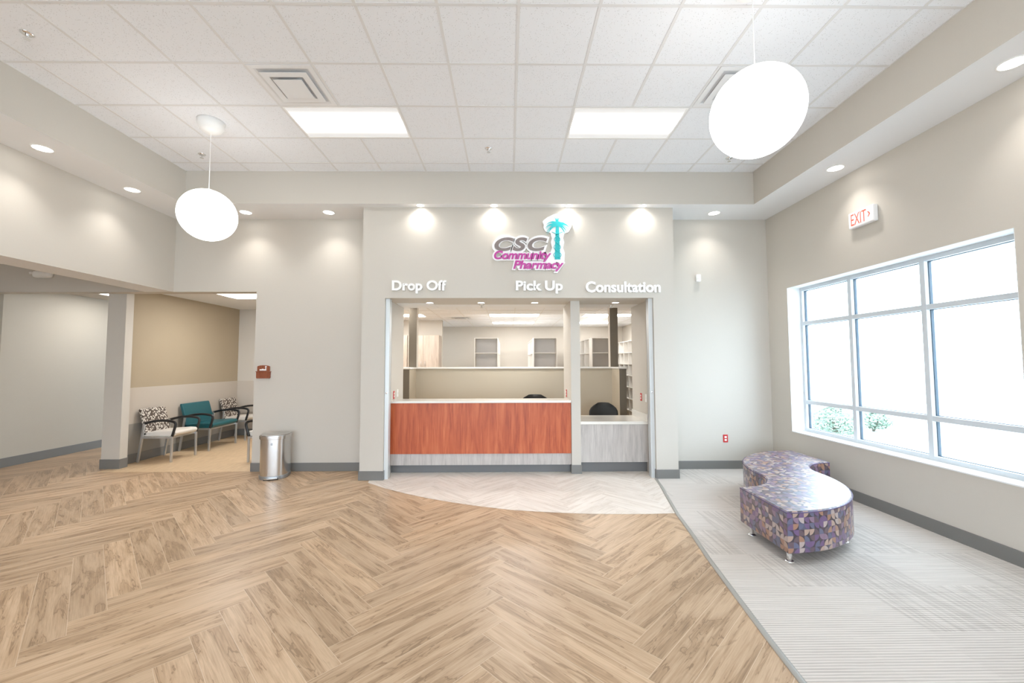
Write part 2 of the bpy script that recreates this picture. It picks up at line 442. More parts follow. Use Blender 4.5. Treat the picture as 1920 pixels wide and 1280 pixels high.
# pharmacy bump
mb=MB(); mb.box(BX0,OX0,YP,YB,0,ZS); struct(mb.build('wall_pharmacy_front_left',WALL))
mb=MB(); mb.box(OX1,BX1,YP,YB,0,ZS); struct(mb.build('wall_pharmacy_front_right',WALL))
mb=MB(); mb.box(OX0,OX1,YP,YB,ZO,ZS); struct(mb.build('wall_pharmacy_header',WALL))
# column at the end of the waiting room partition and partition
mb=MB(); mb.box(-6.23,-5.95,6.44,6.57,0,ZH+.3); struct(mb.build('wall_column',WALL))
mb=MB()
mb.box(-6.2,-6.1,6.57,9.5,0,.63,mi=[0,0,0,1,0,0]); mb.box(-6.2,-6.1,6.57,9.5,.63,1.215,mi=[0,0,0,2,0,0]); mb.box(-6.2,-6.1,6.57,9.5,1.215,3.0,mi=[0,0,0,3,0,0])
struct(mb.build('wall_waiting_left',[WALL,LOWGREY,LOWER,ACCENT]))
mb=MB(); mb.box(-6.1,-3.5,9.37,9.5,0,1.215,1); mb.box(-6.1,-3.5,9.37,9.5,1.215,3.0,0)
struct(mb.build('wall_waiting_end',[WALL,LOWER]))
mb=MB(); mb.box(-3.55,-3.4,YB+.15,9.5,0,3.0); struct(mb.build('wall_waiting_right',WALL))
mb=MB(); mb.box(-8.1,-7.85,6.56,13,0,3.1); mb.box(SPX,-7.85,6.44,6.56,0,3.1); struct(mb.build('wall_corridor',CORR))
mb=MB(); mb.box(-8,-6,12.9,13,0,3.1); struct(mb.build('wall_corridor_end',WALL))
# left wall (upper beam over the wide opening)
mb=MB(); mb.box(-5.50,XL,YR,YB,ZH,4.35,mi=[1,0,0,0,0,0]); struct(mb.build('wall_left',[WALL,WHITE]))
mb=MB(); mb.box(SPX-.1,SPX,YR,6.5,0,4.35); struct(mb.build('wall_far_left',WALL))
# right wall with window opening
WY0,WY1,WZ0,WZ1=3.163,5.817,.624,2.663
mb=MB(); X2=XR+.30
mb.box(XR,X2,YR,WY0,0,4.35); mb.box(XR,X2,WY1,YB+.15,0,4.35); mb.box(XR,X2,WY0,WY1,0,WZ0); mb.box(XR,X2,WY0,WY1,WZ1,4.35)
struct(mb.build('wall_right',WALL))
# rear wall with a glazed opening behind the camera
mb=MB(); mb.box(SPX,-4.2,YR-.2,YR,0,4.35); mb.box(3.2,X2,YR-.2,YR,0,4.35); mb.box(-4.2,3.2,YR-.2,YR,2.9,4.35); mb.box(-4.2,3.2,YR-.2,YR,0,.25)
struct(mb.build('wall_rear',WALL))
# reveal lining of the window
mb=MB(); t_=.004
mb.box(XR-.001,X2-.06,WY1-t_,WY1,WZ0,WZ1); mb.box(XR-.001,X2-.06,WY0,WY0+t_,WZ0,WZ1); mb.box(XR-.001,X2-.06,WY0,WY1,WZ1-t_,WZ1); mb.box(XR-.006,X2-.06,WY0,WY1,WZ0,WZ0+.012)
struct(mb.build('trim_2',SILLW))
# window frame
fx0,fx1=4.19,4.275
mb=MB(); fw=.05
mb.box(fx0,fx1,WY0,WY0+fw,WZ0,WZ1); mb.box(fx0,fx1,WY1-fw*.8,WY1,WZ0,WZ1)
mb.box(fx0-.001,fx1+.001,WY0,WY1,WZ0,WZ0+.055); mb.box(fx0-.001,fx1+.001,WY0,WY1,WZ1-fw,WZ1)
YM=[4.075,4.965]; ZM=[1.045,2.15]
for y in YM: mb.box(fx0-.004,fx1+.004,y-.026,y+.026,WZ0+.001,WZ1-.001)
for z in ZM: mb.box(fx0-.002,fx1+.002,WY0+.001,WY1-.001,z-.026,z+.026)
win=struct(mb.build('window_1',ALU,bevel=.003))
ys=[WY0+fw]+[v for y in YM for v in (y-.026,y+.026)]+[WY1-fw*.8]; zs_=[WZ0+.055]+[v for z in ZM for v in (z-.026,z+.026)]+[WZ1-fw]
BG,_t=mat('dark_glazing_gasket',(.05,.08,.11,1),.5)
for a in range(3):
    for b in range(3):
        y0,y1,z0,z1=ys[2*a],ys[2*a+1],zs_[2*b],zs_[2*b+1]
        mb=MB(); mb.box(4.236,4.242,y0,y1,z0,z1); mb.build('pane',GLASS,win)
        mb=MB(); g=.007
        mb.box(4.225,4.253,y0,y0+g,z0,z1); mb.box(4.225,4.253,y1-g,y1,z0,z1); mb.box(4.225,4.253,y0,y1,z0,z0+g*.6); mb.box(4.225,4.253,y0,y1,z1-g*.6,z1)
        mb.build('gasket',BG,win)

# baseboards
BH=.125; bt=.012
mb=MB(); mb.box(-3.8217,BX0,YB-bt,YB,0,BH); mb.box(BX1,XR,YB-bt,YB,0,BH); mb.box(-3.8217-bt,-3.8217,YB-bt,YB+.15,0,BH)
struct(mb.build('baseboard_back',BASE,bevel=.003))
mb=MB(); mb.box(BX0-bt,OX0+.0,YP-bt,YP,0,BH); mb.box(BX0-bt,BX0,YP,YB,0,BH); mb.box(OX0,OX0+bt,YP-bt,5.80,0,BH); mb.box(OX1,BX1+bt,YP-bt,YP,0,BH); mb.box(BX1,BX1+bt,YP,YB,0,BH); mb.box(OX1-bt,OX1,YP-bt,5.80,0,BH)
struct(mb.build('baseboard_pharmacy',BASE,bevel=.003))
mb=MB(); mb.box(XR-bt,XR,YR,YB,0,BH); struct(mb.build('baseboard_right',BASE,bevel=.003))
mb=MB(); mb.box(-6.23-bt,-5.95+bt,6.44-bt,6.57,0,BH+.02); mb.box(-6.1,-6.1+bt,6.57,9.37,0,BH+.02); mb.box(-6.1,-3.5,9.37-bt,9.37,0,BH+.02)
struct(mb.build('baseboard_waiting',BASE,bevel=.003))
mb=MB(); mb.box(-7.85,-7.85+bt,6.44,12.9,0,BH+.02); mb.box(SPX,-7.85+bt,6.44-bt,6.44,0,BH+.02); struct(mb.build('baseboard_corridor',BASE,bevel=.003))

# ---------------------------------------------------------------- ceilings
GX,GY,GP=.0866,2.9347,.61
LIGHT_CELLS=[(-4,2),(1,2)]   # (first column index, row) of the 2x4 troffers (two columns wide)
def grid_ceiling(name,x0,x1,y0,y1,z,gx,gy,troffers,px=.61,py=.61,tile=True):
    mb=MB(); mb.box(x0,x1,y0,y1,z,z+.05); o=struct(mb.build(name,TILE))
    mb=MB(); w=.012; d=.004
    i=math.ceil((x0-gx)/px)
    while gx+i*px<x1:
        x=gx+i*px; segs=[(y0,y1)]
        for (a0,a1,b0,b1) in troffers:
            if a0+.02<x<a1-.02:
                ns=[]
                for s0,s1 in segs:
                    if b0>s0 and b1<s1: ns+=[(s0,b0),(b1,s1)]
                    else: ns.append((s0,s1))
                segs=ns
        for s0,s1 in segs: mb.box(x-w,x+w,s0,s1,z-d,z+.001)
        i+=1
    i=math.ceil((y0-gy)/py)
    while gy+i*py<y1:
        y=gy+i*py; mb.box(x0,x1,y-w,y+w,z-d*.9,z+.001); i+=1
    mb.box(x0,x1,y1-.012,y1,z-d*.8,z); mb.box(x0,x0+.012,y0,y1,z-d*.8,z); mb.box(x1-.012,x1,y0,y1,z-d*.8,z)
    mb.build('ceiling_grid',GRID,o); return o
mt=[]
for c,r in LIGHT_CELLS: mt.append((GX+c*GP,GX+(c+2)*GP,GY+r*GP,GY+(r+1)*GP))
extra=[(GX+c*GP,GX+(c+2)*GP,GY+r*GP,GY+(r+1)*GP) for c,r in ((-4,-4),(1,-4),(-4,-9),(1,-9))]  # unseen panels behind the camera, added to brighten the lobby
grid_ceiling('ceiling',WXL,WXR,YR,YW,ZC,GX,GY,mt+extra)
mb=MB()
mb.box(XL,XR,YW,YB,ZS,ZC+.05,mi=[1,0,0,0,0,0]); struct(mb.build('ceiling_soffit_back',[WALL,WHITE]))
mb=MB(); mb.box(XL,WXL,YR,YW,ZS,ZC+.05,mi=[1,0,0,0,0,0]); struct(mb.build('ceiling_soffit_left',[WALL,WHITE]))
mb=MB(); mb.box(WXR,XR,YR,YW,ZS,ZC+.05,mi=[1,0,0,0,0,0]); struct(mb.build('ceiling_soffit_right',[WALL,WHITE]))
mb=MB(); mb.box(SPX,-5.5,YR,YB,3.12,3.17); struct(mb.build('ceiling_side_hall',WHITE))
mb=MB(); mb.box(-6.1,-3.4,YB+.15,9.5,2.83,2.88); struct(mb.build('ceiling_waiting',WHITE))
mb=MB(); mb.box(-8.1,-6.2,YB+.19,13,2.85,2.9); struct(mb.build('ceiling_corridor',LOWER))
mb=MB(); mb.box(SPX-.1,X2,YR-.2,13.4,4.36,4.5); struct(mb.build('roof',WHITE))

# ---------------------------------------------------------------- pharmacy beyond the counter
mb=MB(); mb.box(-1.9,OX0,YB+.15,6.8,0,ZO+.5); struct(mb.build('wall_alcove_left',WALL))
mb=MB(); mb.box(OX1,2.25,YB+.15,6.8,0,ZO+.5); struct(mb.build('wall_alcove_right',WALL))
mb=MB(); mb.box(OX0,OX1,YB+.15,6.8,ZO,3.0); struct(mb.build('ceiling_alcove',WHITE))
mb=MB(); mb.box(.925,1.06,6.03,6.8,0,ZO); struct(mb.build('wall_divider',WALL))
mb=MB(); mb.box(.925-.008,1.06+.008,6.03-.01,6.35,0,BH); struct(mb.build('baseboard_divider',BASE))
mb=MB(); mb.box(-4,-1.9,6.7,6.8,0,3); mb.box(2.25,4,6.7,6.8,0,3); struct(mb.build('wall_pharmacy_near',PHWALL))
mb=MB(); mb.box(-4.0,4,12.9,13,0,3.0); struct(mb.build('wall_pharmacy_far',PHWALL))
mb=MB(); mb.box(-4.0,-1.75,10.95,11.07,0,3.0); struct(mb.build('wall_pharmacy_block',PHWALL))
mb=MB(); mb.box(3.62,3.8,6.8,12.9,0,3); struct(mb.build('wall_pharmacy_right',PHWALL))
mb=MB(); mb.box(-3.39,-3.3,6.8,11,0,3); struct(mb.build('wall_pharmacy_left',PHWALL))
ptro=[(-.455,.765,9.5,10.11),(-.455,.765,11.33,11.94),(1.80,3.02,9.5,10.11),(1.80,3.02,11.33,11.94),(-3.2,-1.98,9.5,10.11),(-.455,.765,7.06,7.67),(-3.2,-1.98,7.7,8.31)]  # last two are unseen panels added to light the staff area
grid_ceiling('ceiling_pharmacy',-3.4,3.62,6.8,12.9,2.74,.155,9.5,[(a+.0,b,c,d) for a,b,c,d in ptro])
# U-shaped half wall with cap and two posts
mb=MB(); mb.box(-1.96,2.19,8.15,8.28,0,1.49,0)
mb.box(-1.96,-1.81,7.6,8.15,0,1.49,mi=[0,0,1,0,0,0]); mb.box(2.06,2.19,7.6,8.15,0,1.49,mi=[0,0,1,0,0,0])
hw=struct(mb.build('wall_half_height',[TAN,DARKTAN]))
mb=MB(); mb.box(-1.98,2.21,8.12,8.30,1.49,1.52); mb.box(-1.98,-1.79,7.58,8.12,1.49,1.52); mb.box(2.04,2.21,7.58,8.12,1.49,1.52)
mb.build('cap',MELA,hw,bevel=.003)
for x in (-1.955,2.03):
    mb=MB(); mb.box(x,x+.155,8.13,8.28,1.52,2.76,mi=[0,0,1,0,0,0]); struct(mb.build('wall_post',[PHWALL,DARKTAN]))

# ---------------------------------------------------------------- counters
t=thing('reception_counter','long cherry wood service counter with white top, left of the divider post','counter',(-.398,6.06,0))
def P(mb,name,m_,par,**k):
    o=mb.build(name,m_,par,**k); return o
ox,oy=-.398,6.06
x0,x1=OX0-ox+.002,.925-ox-.002
mb=MB(); mb.box(x0,x1,0,.03,.285,1.018); P(mb,'front_panel',CHERRY,t,bevel=.002)
mb=MB(); mb.box(x0,x1,.02,.06,.12,.285); P(mb,'lower_panel',GREYLAM,t)
mb=MB(); mb.box(x0,x1,.08,.11,0,.12); P(mb,'toe_kick',TOE,t)
mb=MB(); mb.box(x0,x1,-.025,.36,1.02,1.052); P(mb,'countertop',QUARTZ,t,bevel=.003)
mb=MB(); mb.box(x0,x1,.36,.73,.72,.76); P(mb,'work_surface',QUARTZ,t,bevel=.003)
mb=MB(); mb.box(x0,x1,.31,.35,.0,1.02); P(mb,'inner_panel',GREYLAM,t)
t=thing('consultation_desk','low grey laminate desk with white top, right of the divider post','desk',(1.556,6.08,0))
x0,x1=1.06-1.556+.002,OX1-1.556-.002
mb=MB(); mb.box(x0,x1,0,.03,.15,.70); P(mb,'front_panel',GREYLAM,t,bevel=.002)
mb=MB(); mb.box(x0,x1,.06,.09,0,.15); P(mb,'toe_kick',TOE,t)
mb=MB(); mb.box(x0,x1,-.02,.70,.70,.742); P(mb,'desktop',QUARTZ,t,bevel=.003)
mb=MB(); mb.box(x1-.02,x1,-.02,.70,.742,.842); P(mb,'backsplash',QUARTZ,t,bevel=.002)
# shutter tracks at either side of the opening
def track(x0,x1,lab):
    s_=1 if x0<0 else -1
    o=thing('shutter_track',lab,'shutter track',((x0+x1)/2,5.84,0))
    w=(x1-x0)/2
    mb=MB(); mb.box(-w,w,-.05,-.035,0,ZO); mb.box(-w,-w+.012,-.035,.05,0,ZO); mb.box(w-.012,w,-.035,.05,0,ZO); mb.box(-w,w,.04,.055,0,ZO)
    mb.build('channel',RAIL,o,bevel=.002)
    mb=MB(); mb.lathe([(.0,0),(.012,0),(.012,.014),(.0,.016)],12,xf=Matrix.Translation((0,-.05,1.19)) @ Matrix.Rotation(PI/2,4,'X')); mb.build('lock',CHROME,o)
track(OX0+.001,OX0+.058,'white metal shutter track on the left edge of the counter opening')
track(OX1-.058,OX1-.001,'white metal shutter track on the right edge of the counter opening')

# ---------------------------------------------------------------- text helper
def text_mesh(name,s,x0,x1,z0,z1,y,material,parent=None,depth=.02,bold=0.0,shear=0.0,spacing=1.0,body='Xp'):
    cu=bpy.data.curves.new(name,'FONT'); cu.body=s; cu.size=1; cu.offset=bold; cu.shear=shear; cu.extrude=.01; cu.space_character=spacing; cu.resolution_u=6
    o=bpy.data.objects.new(name,cu); C.objects.link(o)
    dg=bpy.context.evaluated_depsgraph_get(); me=bpy.data.meshes.new_from_object(o.evaluated_get(dg))
    bpy.data.objects.remove(o); bpy.data.curves.remove(cu)
    xs=[v.co.x for v in me.vertices]; ysv=[v.co.y for v in me.vertices]
    ax,bx=min(xs),max(xs); ay,by=min(ysv),max(ysv)
    for v in me.vertices:
        px=(v.co.x-ax)/(bx-ax); py=(v.co.y-ay)/(by-ay)
        v.co=Vector((x0+(x1-x0)*px, y-depth*(0 if v.co.z<0 else 1), z0+(z1-z0)*py))
    me.materials.clear(); me.materials.append(material); me.name=name
    ob=bpy.data.objects.new(name,me); C.objects.link(ob)
    if parent: ob.parent=parent
    return ob
for s,x0,x1,z0,z1,lab in (('Drop Off',-1.62,-.86,2.575,2.762,'white raised lettering reading Drop Off above the counter opening'),
                     ('Pick Up',.113,.774,2.573,2.756,'white raised lettering reading Pick Up above the counter opening'),
                     ('Consultation',1.095,2.153,2.587,2.745,'white raised lettering reading Consultation above the low desk')):
    o=text_mesh('sign_lettering',s,x0,x1,z0,z1,YP-.006,LETTER,depth=.028,bold=.036)
    tag(o,lab,'sign','words over the service windows')
# pharmacy logo sign
lg=thing('logo_sign','CSC Community Pharmacy wall sign with teal palm emblem, above the words Pick Up','sign',(0,0,0))
for (s,x0,x1,z0,z1,mm,b,sp,g) in (('CSC',-.186,.559,3.175,3.368,LGREY,.03,1.12,.034),('Community',-.192,.614,3.020,3.180,LMAG,.034,1.0,.022),('Pharmacy',.078,.79,2.885,3.040,LMAG,.034,1.0,.022)):
    dy={'CSC':0,'Community':.0008,'Pharmacy':.0016}[s]
    text_mesh('backing',s,x0-g,x1+g,z0-g,z1+g,YP-.002-dy,LOGOW,lg,.03,b+.06,.25,sp)
    text_mesh('lettering',s,x0,x1,z0,z1,YP-.0335,mm,lg,.008,b,.25,sp)
def blob(cx,cz,rx,rz,n=40,wob=.08,seed=1):
    rd=random.Random(seed); ph=[rd.random()*6 for _ in range(3)]
    return [(cx+rx*math.cos(a)*(1+wob*math.sin(7*a+ph[0])+wob*.5*math.sin(12*a+ph[1])),cz+rz*math.sin(a)*(1+wob*math.sin(6*a+ph[2]))) for a in [2*PI*k/n for k in range(n)]]
RX=Matrix.Rotation(PI/2,4,'X')
mb=MB()
mb.prism(blob(.705,3.555,.205,.150,48,.05),0,.030,xf=Matrix.Translation((0,YP-.002,0))@RX)
mb.prism([(.60,3.02),(.80,3.02),(.805,3.15),(.785,3.22),(.80,3.30),(.785,3.36),(.80,3.42),(.83,3.50),(.58,3.50),(.61,3.42),(.625,3.36),(.61,3.30),(.625,3.22),(.60,3.15)],0,.030,xf=Matrix.Translation((0,YP-.0025,0))@RX)
mb.box(.55,.80,YP-.031,YP-.003,2.99,3.05); mb.box(-.13,.60,YP-.0312,YP-.003,3.04,3.10); mb.box(.13,.74,YP-.0312,YP-.003,2.93,3.03)
mb.build('palm_backing',LOGOW,lg)
mb=MB(); rd=random.Random(4)
cx,cz=.700,3.53
mb.prism([(.662,3.055),(.742,3.055),(.735,3.25),(.728,3.45),(.724,3.53),(.682,3.53),(.678,3.45),(.670,3.25)],0,.006,xf=Matrix.Translation((0,YP-.0315,0))@RX)
for k in range(34):
    a=math.radians(-38+ (256*k/33)); L=.11+.06*rd.random(); 
    ex=math.cos(a)*L*1.10; ez=math.sin(a)*L*.80
    p0=Vector((cx,0,cz)); 
    pts_=[]
    for q in range(6):
        u=q/5; pts_.append((cx+ex*u, cz+ez*u+.035*math.sin(PI*min(u*1.0,1))*.8-(.045*u*u if abs(math.cos(a))>.3 else 0)))
    for q in range(5):
        w0=.0085*(1-q/5)+.002; w1=.0085*(1-(q+1)/5)+.001
        (ax,az),(bx,bz)=pts_[q],pts_[q+1]; d=Vector((bx-ax,bz-az)); d.normalize(); nx,nz=-d.y,d.x
        yy=YP-.0375-.0001*k
        mb.quad((ax+nx*w0,yy,az+nz*w0),(bx+nx*w1,yy,bz+nz*w1),(bx-nx*w1,yy,bz-nz*w1),(ax-nx*w0,yy,az-nz*w0))
mb.build('palm_emblem',LTEAL,lg)
mb=MB()
for sgn in (1,-1):
    mb.tube([(cx+sgn*(.058-.024*u/1)*math.sin(u*3.05*PI+.2),YP-.042,3.07+.34*u) for u in [k/40 for k in range(41)]]+[(cx+sgn*.075,YP-.042,3.445)],.0045,6)
mb.build('snake_emblem',LTEAL,lg,smooth=True)

# ---------------------------------------------------------------- things on the walls
pl=thing('wall_plaque','small reddish brown arched sign holder on the wall right of the waiting room opening','sign',(-3.675,YB-.001,1.39))
mb=MB(); mb.box(-.105,.105,-.022,0,0,.095); mb.box(-.112,.112,-.028,0,.087,.097); mb.box(-.098,.098,-.026,0,-.010,.004); mb.build('name_holder',PLQ,pl,bevel=.002)
mb=MB(); prof=[(-.093,.097),(.093,.097),(.093,.165)]+[(.093*math.cos(a),.165+.022*math.sin(a)) for a in [PI*k/12 for k in range(1,12)]]+[(-.093,.165)]
mb.prism(prof,0,.018,xf=RX); mb.build('arched_panel',PLQ,pl,bevel=.002)
mb=MB(); mb.box(-.055,.045,-.0205,-.018,.108,.128); mb.box(-.022,.005,-.0205,-.018,.128,.134); mb.box(.030,.044,-.0205,-.018,.128,.165); mb.prism(blob(.038,.166,.013,.010,16,.1),0,.0025,xf=Matrix.Translation((0,-.018,0))@RX)
e_=mb.build('logo',LOGOW,pl); e_['label']='cream palm logo mark'

ex=thing('exit_sign','white EXIT sign with red letters on the wall above the window','exit sign',(XR-.001,4.49,3.13),-PI/2)
mb=MB(); mb.box(-.165,.165,-.055,0,0,.185); mb.build('housing',LOGOW,ex,bevel=.012)
text_mesh('lettering','EXIT',-.125,.075,.030,.160,-.0555,REDL,ex,.0015,bold=-.002)
mb=MB(); mb.prism([(.092,.065),(.104,.065),(.125,.094),(.104,.123),(.092,.123),(.112,.094)],0,.0015,xf=Matrix.Translation((0,-.0555,0))@RX); mb.build('chevron',REDL,ex)

ms=thing('motion_sensor','small white motion sensor high on the wall right of the pharmacy front','sensor',(2.925,YB-.001,2.90))
mb=MB(); mb.box(-.035,.035,-.045,0,-.06,.05); mb.build('housing',LETTER,ms,bevel=.01)
mb=MB(); mb.box(-.024,.024,-.05,-.044,-.03,.01); mb.build('lens',PLATEW,ms,bevel=.004)

def outlet(loc,rz,label,red=True,switch=False):
    o=thing('wall_switch' if switch else 'power_outlet',label,'switch' if switch else 'outlet',loc,rz, None if switch else 'wall outlets with red plates')
    mb=MB(); mb.box(-.036,.036,-.007,0,-.058,.058); mb.build('plate',PLATER if red else PLATEW,o,bevel=.002)
    if switch:
        mb=MB(); mb.box(-.006,.006,-.016,-.006,-.012,.012); mb.build('toggle',PLATEW,o,bevel=.001)
    else:
        for dz in (-.021,.021):
            mb=MB(); mb.box(-.017,.017,-.0095,-.006,dz-.014,dz+.014); mb.build('socket',PLATEW,o,bevel=.003)
    return o
outlet((3.285,YB-.001,.455),0,'red power outlet low on the pale wall left of the patterned bench')
outlet((OX0+.001,6.25,1.125),PI/2,'red power outlet above the left end of the cherry counter')
outlet((.924,6.50,1.125),-PI/2,'red power outlet on the divider post above the cherry counter')
outlet((OX1-.001,6.35,1.075),-PI/2,'red power outlet on the side wall above the low desk')
outlet((OX1-.001,6.12,1.075),-PI/2,'white switch plate beside the red outlet above the low desk',False,True)
outlet((OX0+.001,6.45,1.14),PI/2,'white switch plate behind the red outlet at the left end of the counter',False,True)

em=thing('emergency_light','white rounded emergency light on the header wall at far left','light',(-7.0,YB-.001,2.95))
mb=MB(); mb.lathe([(.0,-.11),(.05,-.105),(.10,-.08),(.125,-.04),(.13,0)],24,xf=Matrix.Scale(.5,4,(0,0,1))@Matrix.Rotation(-PI/2,4,'X')@Matrix.Identity(4))
mb=MB()
mb.box(-.13,.13,-.09,0,-.05,.055); mb.build('housing',PLATEW,em,bevel=.035,smooth=True)
mb=MB(); mb.lathe([(0,0),(.03,0),(.036,.03),(.0,.032)],14,c=(-.15,-.05,.0)); mb.build('lamp_head',PLATEW,em,smooth=True)

# ---------------------------------------------------------------- pedal bin
cn=thing('pedal_bin','brushed stainless steel half-round pedal bin against the wall below the brown sign','bin',(-3.315,5.95,0),math.radians(15))
def dshape(w,d,off=0,n=28):
    w-=.022
    w+=.012; pts=[(w+off,.13+off),(-w-off,.13+off)]
    for k in range(n+1):
        a=PI+PI*k/n; c_,s_=math.cos(a),math.sin(a)
        pts.append(((w+off)*math.copysign(abs(c_)**.72,c_), .02+(d+off)*math.copysign(abs(s_)**.95,s_)))
    return pts
mb=MB(); mb.prism(dshape(.190,.185),.045,.555); mb.build('body',CAN,cn,bevel=.004,smooth=True)
mb=MB(); mb.prism(dshape(.200,.195),0,.048); 
bs_,_t=mat('bin_base_grey',(.33,.34,.35,1),.3,.6)
mb.build('base_ring',bs_,cn,bevel=.006,smooth=True)
mb=MB(); mb.prism(dshape(.200,.195,.004),.548,.600); mb.prism(dshape(.194,.189,-.0),.600,.608); mb.build('lid',CAN,cn,bevel=.005,smooth=True)
mb=MB(); mb.prism([(-.09,-.14),(-.085,-.195),(-.04,-.205),(.04,-.205),(.085,-.195),(.09,-.14)],.015,.030); pd=mb.build('pedal',CHROME,cn,bevel=.005)
mb=MB(); mb.prism([(-.095,-.14),(-.09,-.185),(.09,-.185),(.095,-.14)],.002,.014); mb.build('pedal_base',BLACK,cn)
mb=MB(); mb.box(-.012,.012,-.169,-.160,.47,.50); q=mb.build('embossed_mark',bs_,cn)

# ---------------------------------------------------------------- serpentine bench
c1=(2.2,4.42); c2=(3.80,4.42); RI,RO=.47,1.13
outl=[]; N=26
outl+=[(c1[0]+RO*math.cos(a),c1[1]+RO*math.sin(a)) for a in [-PI/2+PI/2*k/N for k in range(N)]]
outl+=[(c2[0]+RI*math.cos(a),c2[1]+RI*math.sin(a)) for a in [PI-PI/2*k/12 for k in range(13)]]
outl+=[(c2[0]+RO*math.cos(a),c2[1]+RO*math.sin(a)) for a in [PI/2+PI/2*k/N for k in range(N)]]
outl+=[(c1[0]+RI*math.cos(a),c1[1]+RI*math.sin(a)) for a in [0-PI/2*k/12 for k in range(13)]]
bn=thing('serpentine_bench','S-shaped upholstered bench in purple and tan quarter-circle print below the window','bench',(2.9,4.4,0))
BZ0,BZ1=.095,.425
def inset(poly,d):
    n=len(poly); out=[]
    for i in range(n):
        p0,p,p1=Vector(poly[i-1]),Vector(poly[i]),Vector(poly[(i+1)%n])
        e0=(p-p0).normalized(); e1=(p1-p).normalized()
        n0=Vector((-e0.y,e0.x)); n1=Vector((-e1.y,e1.x)); nn=(n0+n1); nn/=max(nn.dot(n0),.3)
        out.append(tuple(p+nn*d))
    return out
def bench_mesh():
    O=[(x-2.9,y-4.4) for x,y in outl]; n=len(O)
    loops=[(inset(O,.012),BZ0),(O,BZ0+.012),(O,BZ1-.014),(inset(O,.012),BZ1)]
    vs=[(x,y,z) for L_,z in loops for x,y in L_]; fs=[]; uv=[]
    arc_=[0]
    for i in range(n): a,b=O[i],O[(i+1)%n]; arc_.append(arc_[-1]+math.dist(a,b))
    for l in range(3):
        for i in range(n):
            fs.append((l*n+i,l*n+(i+1)%n,(l+1)*n+(i+1)%n,(l+1)*n+i)); z0,z1=loops[l][1],loops[l+1][1]
            uv.append([(arc_[i],z0),(arc_[i+1],z0),(arc_[i+1],z1),(arc_[i],z1)])
    # top and bottom as ring strips (two halves of the outline)
    top=[3*n+i for i in range(n)]; bot=list(range(n))
    fs.append(tuple(top)); uv.append([(vs[k][0],vs[k][1]) for k in top])
    fs.append(tuple(reversed(bot))); uv.append([(vs[k][0],vs[k][1]) for k in reversed(bot)])
    me=bpy.data.meshes.new('seat_body'); me.from_pydata(vs,[],fs); me.materials.append(GEO)
    ul=me.uv_layers.new(name='UVMap')
    for p,u in zip(me.polygons,uv):
        for li,w in zip(p.loop_indices,u): ul.data[li].uv=w
    bm=bmesh.new(); bm.from_mesh(me); bmesh.ops.triangulate(bm,faces=[f for f in bm.faces if len(f.verts)>4]); bm.to_mesh(me); bm.free()
    return me
o=bpy.data.objects.new('seat_body',bench_mesh()); C.objects.link(o); o.parent=bn
mb=MB(); mb.tube([(x-2.9,y-4.4,BZ1-.012) for x,y in inset(outl,.001)],.0045,6,closed=True); PIP,_t=mat('bench_piping',srgb(92,80,112),.6); mb.build('piping',PIP,bn,smooth=True)
for (lx,ly) in ((2.265,3.375),(2.265,3.885),(3.0,3.72),(3.24,4.40),(2.76,4.42),(3.73,4.97),(3.73,5.47),(2.98,5.14)):
    mb=MB(); mb.lathe([(.018,.012),(.018,.05),(.021,.05),(.021,BZ0+.002)],16,c=(lx-2.9,ly-4.4,0)); lo=mb.build('leg',CHROME,bn,smooth=False)
    mb=MB(); mb.lathe([(.036,.004),(.036,.009),(.020,.018),(.0,.020)],20,c=(lx-2.9,ly-4.4,0)); mb.build('foot',CHROME,lo,smooth=True)

# ---------------------------------------------------------------- waiting room chairs
def guest_chair(name,label,w,seatm,backm,loc,rz):
    o=thing(name,label,'chair',loc,rz,'waiting room armchairs')
    h=w/2
    for s in (-1,1):
        mb=MB(); mb.tube([(.27,s*h,0.002),(.27,s*h,.42)],.020,4); mb.build('front_leg',STEEL,o,bevel=.002)
        mb=MB(); mb.tube([(-.27,s*h,0.002),(-.215,s*h,.40),(-.185,s*h,.63)],.021,4); mb.build('rear_leg',STEEL,o,bevel=.002)
        mb=MB(); path=[(.27,s*h,.415),(.295,s*h,.50),(.318,s*h,.585),(.318,s*h,.625),(.295,s*h,.652),(.22,s*h,.668),(.10,s*h,.676),(-.05,s*h,.660),(-.187,s*h,.625)]
        pp=[Vector(p) for p in path]; sm=[]
        for i in range(len(pp)-1):
            for q in range(3):
                u=q/3; p0=pp[max(i-1,0)];p1=pp[i];p2=pp[i+1];p3=pp[min(i+2,len(pp)-1)]
                sm.append(.5*((2*p1)+(p2-p0)*u+(2*p0-5*p1+4*p2-p3)*u*u+(3*p1-p0-3*p2+p3)*u**3))
        sm.append(pp[-1]); mb.tube(sm,.014,8,flat=1.5); mb.build('armrest',BLACK,o,smooth=True)
    mb=MB()
    for s in (-1,1): mb.box(-.22,.27,s*h-.014,s*h+.014,.385,.415)
    mb.box(.235,.26,-h,h,.385,.41); mb.box(-.22,-.195,-h,h,.385,.41); mb.build('seat_frame',STEEL,o,bevel=.002)
    g=h-.022
    mb=MB(); prof=[(-.21,.415),(.27,.415),(.305,.435),(.315,.470),(.295,.500),(.20,.505),(0,.492),(-.21,.480)]
    mb.prism(prof,-g,g,xf=Matrix.Rotation(PI/2,4,'X')); mb.build('seat',seatm,o,bevel=.012,smooth=True)
    mb=MB(); prof=[(-.155,.43),(-.19,.60),(-.235,.76),(-.265,.855),(-.30,.865),(-.315,.845),(-.275,.72),(-.24,.58),(-.205,.43)]
    mb.prism(prof,-g,g,xf=Matrix.Rotation(PI/2,4,'X')); mb.build('backrest',backm,o,bevel=.014,smooth=True)
    return o
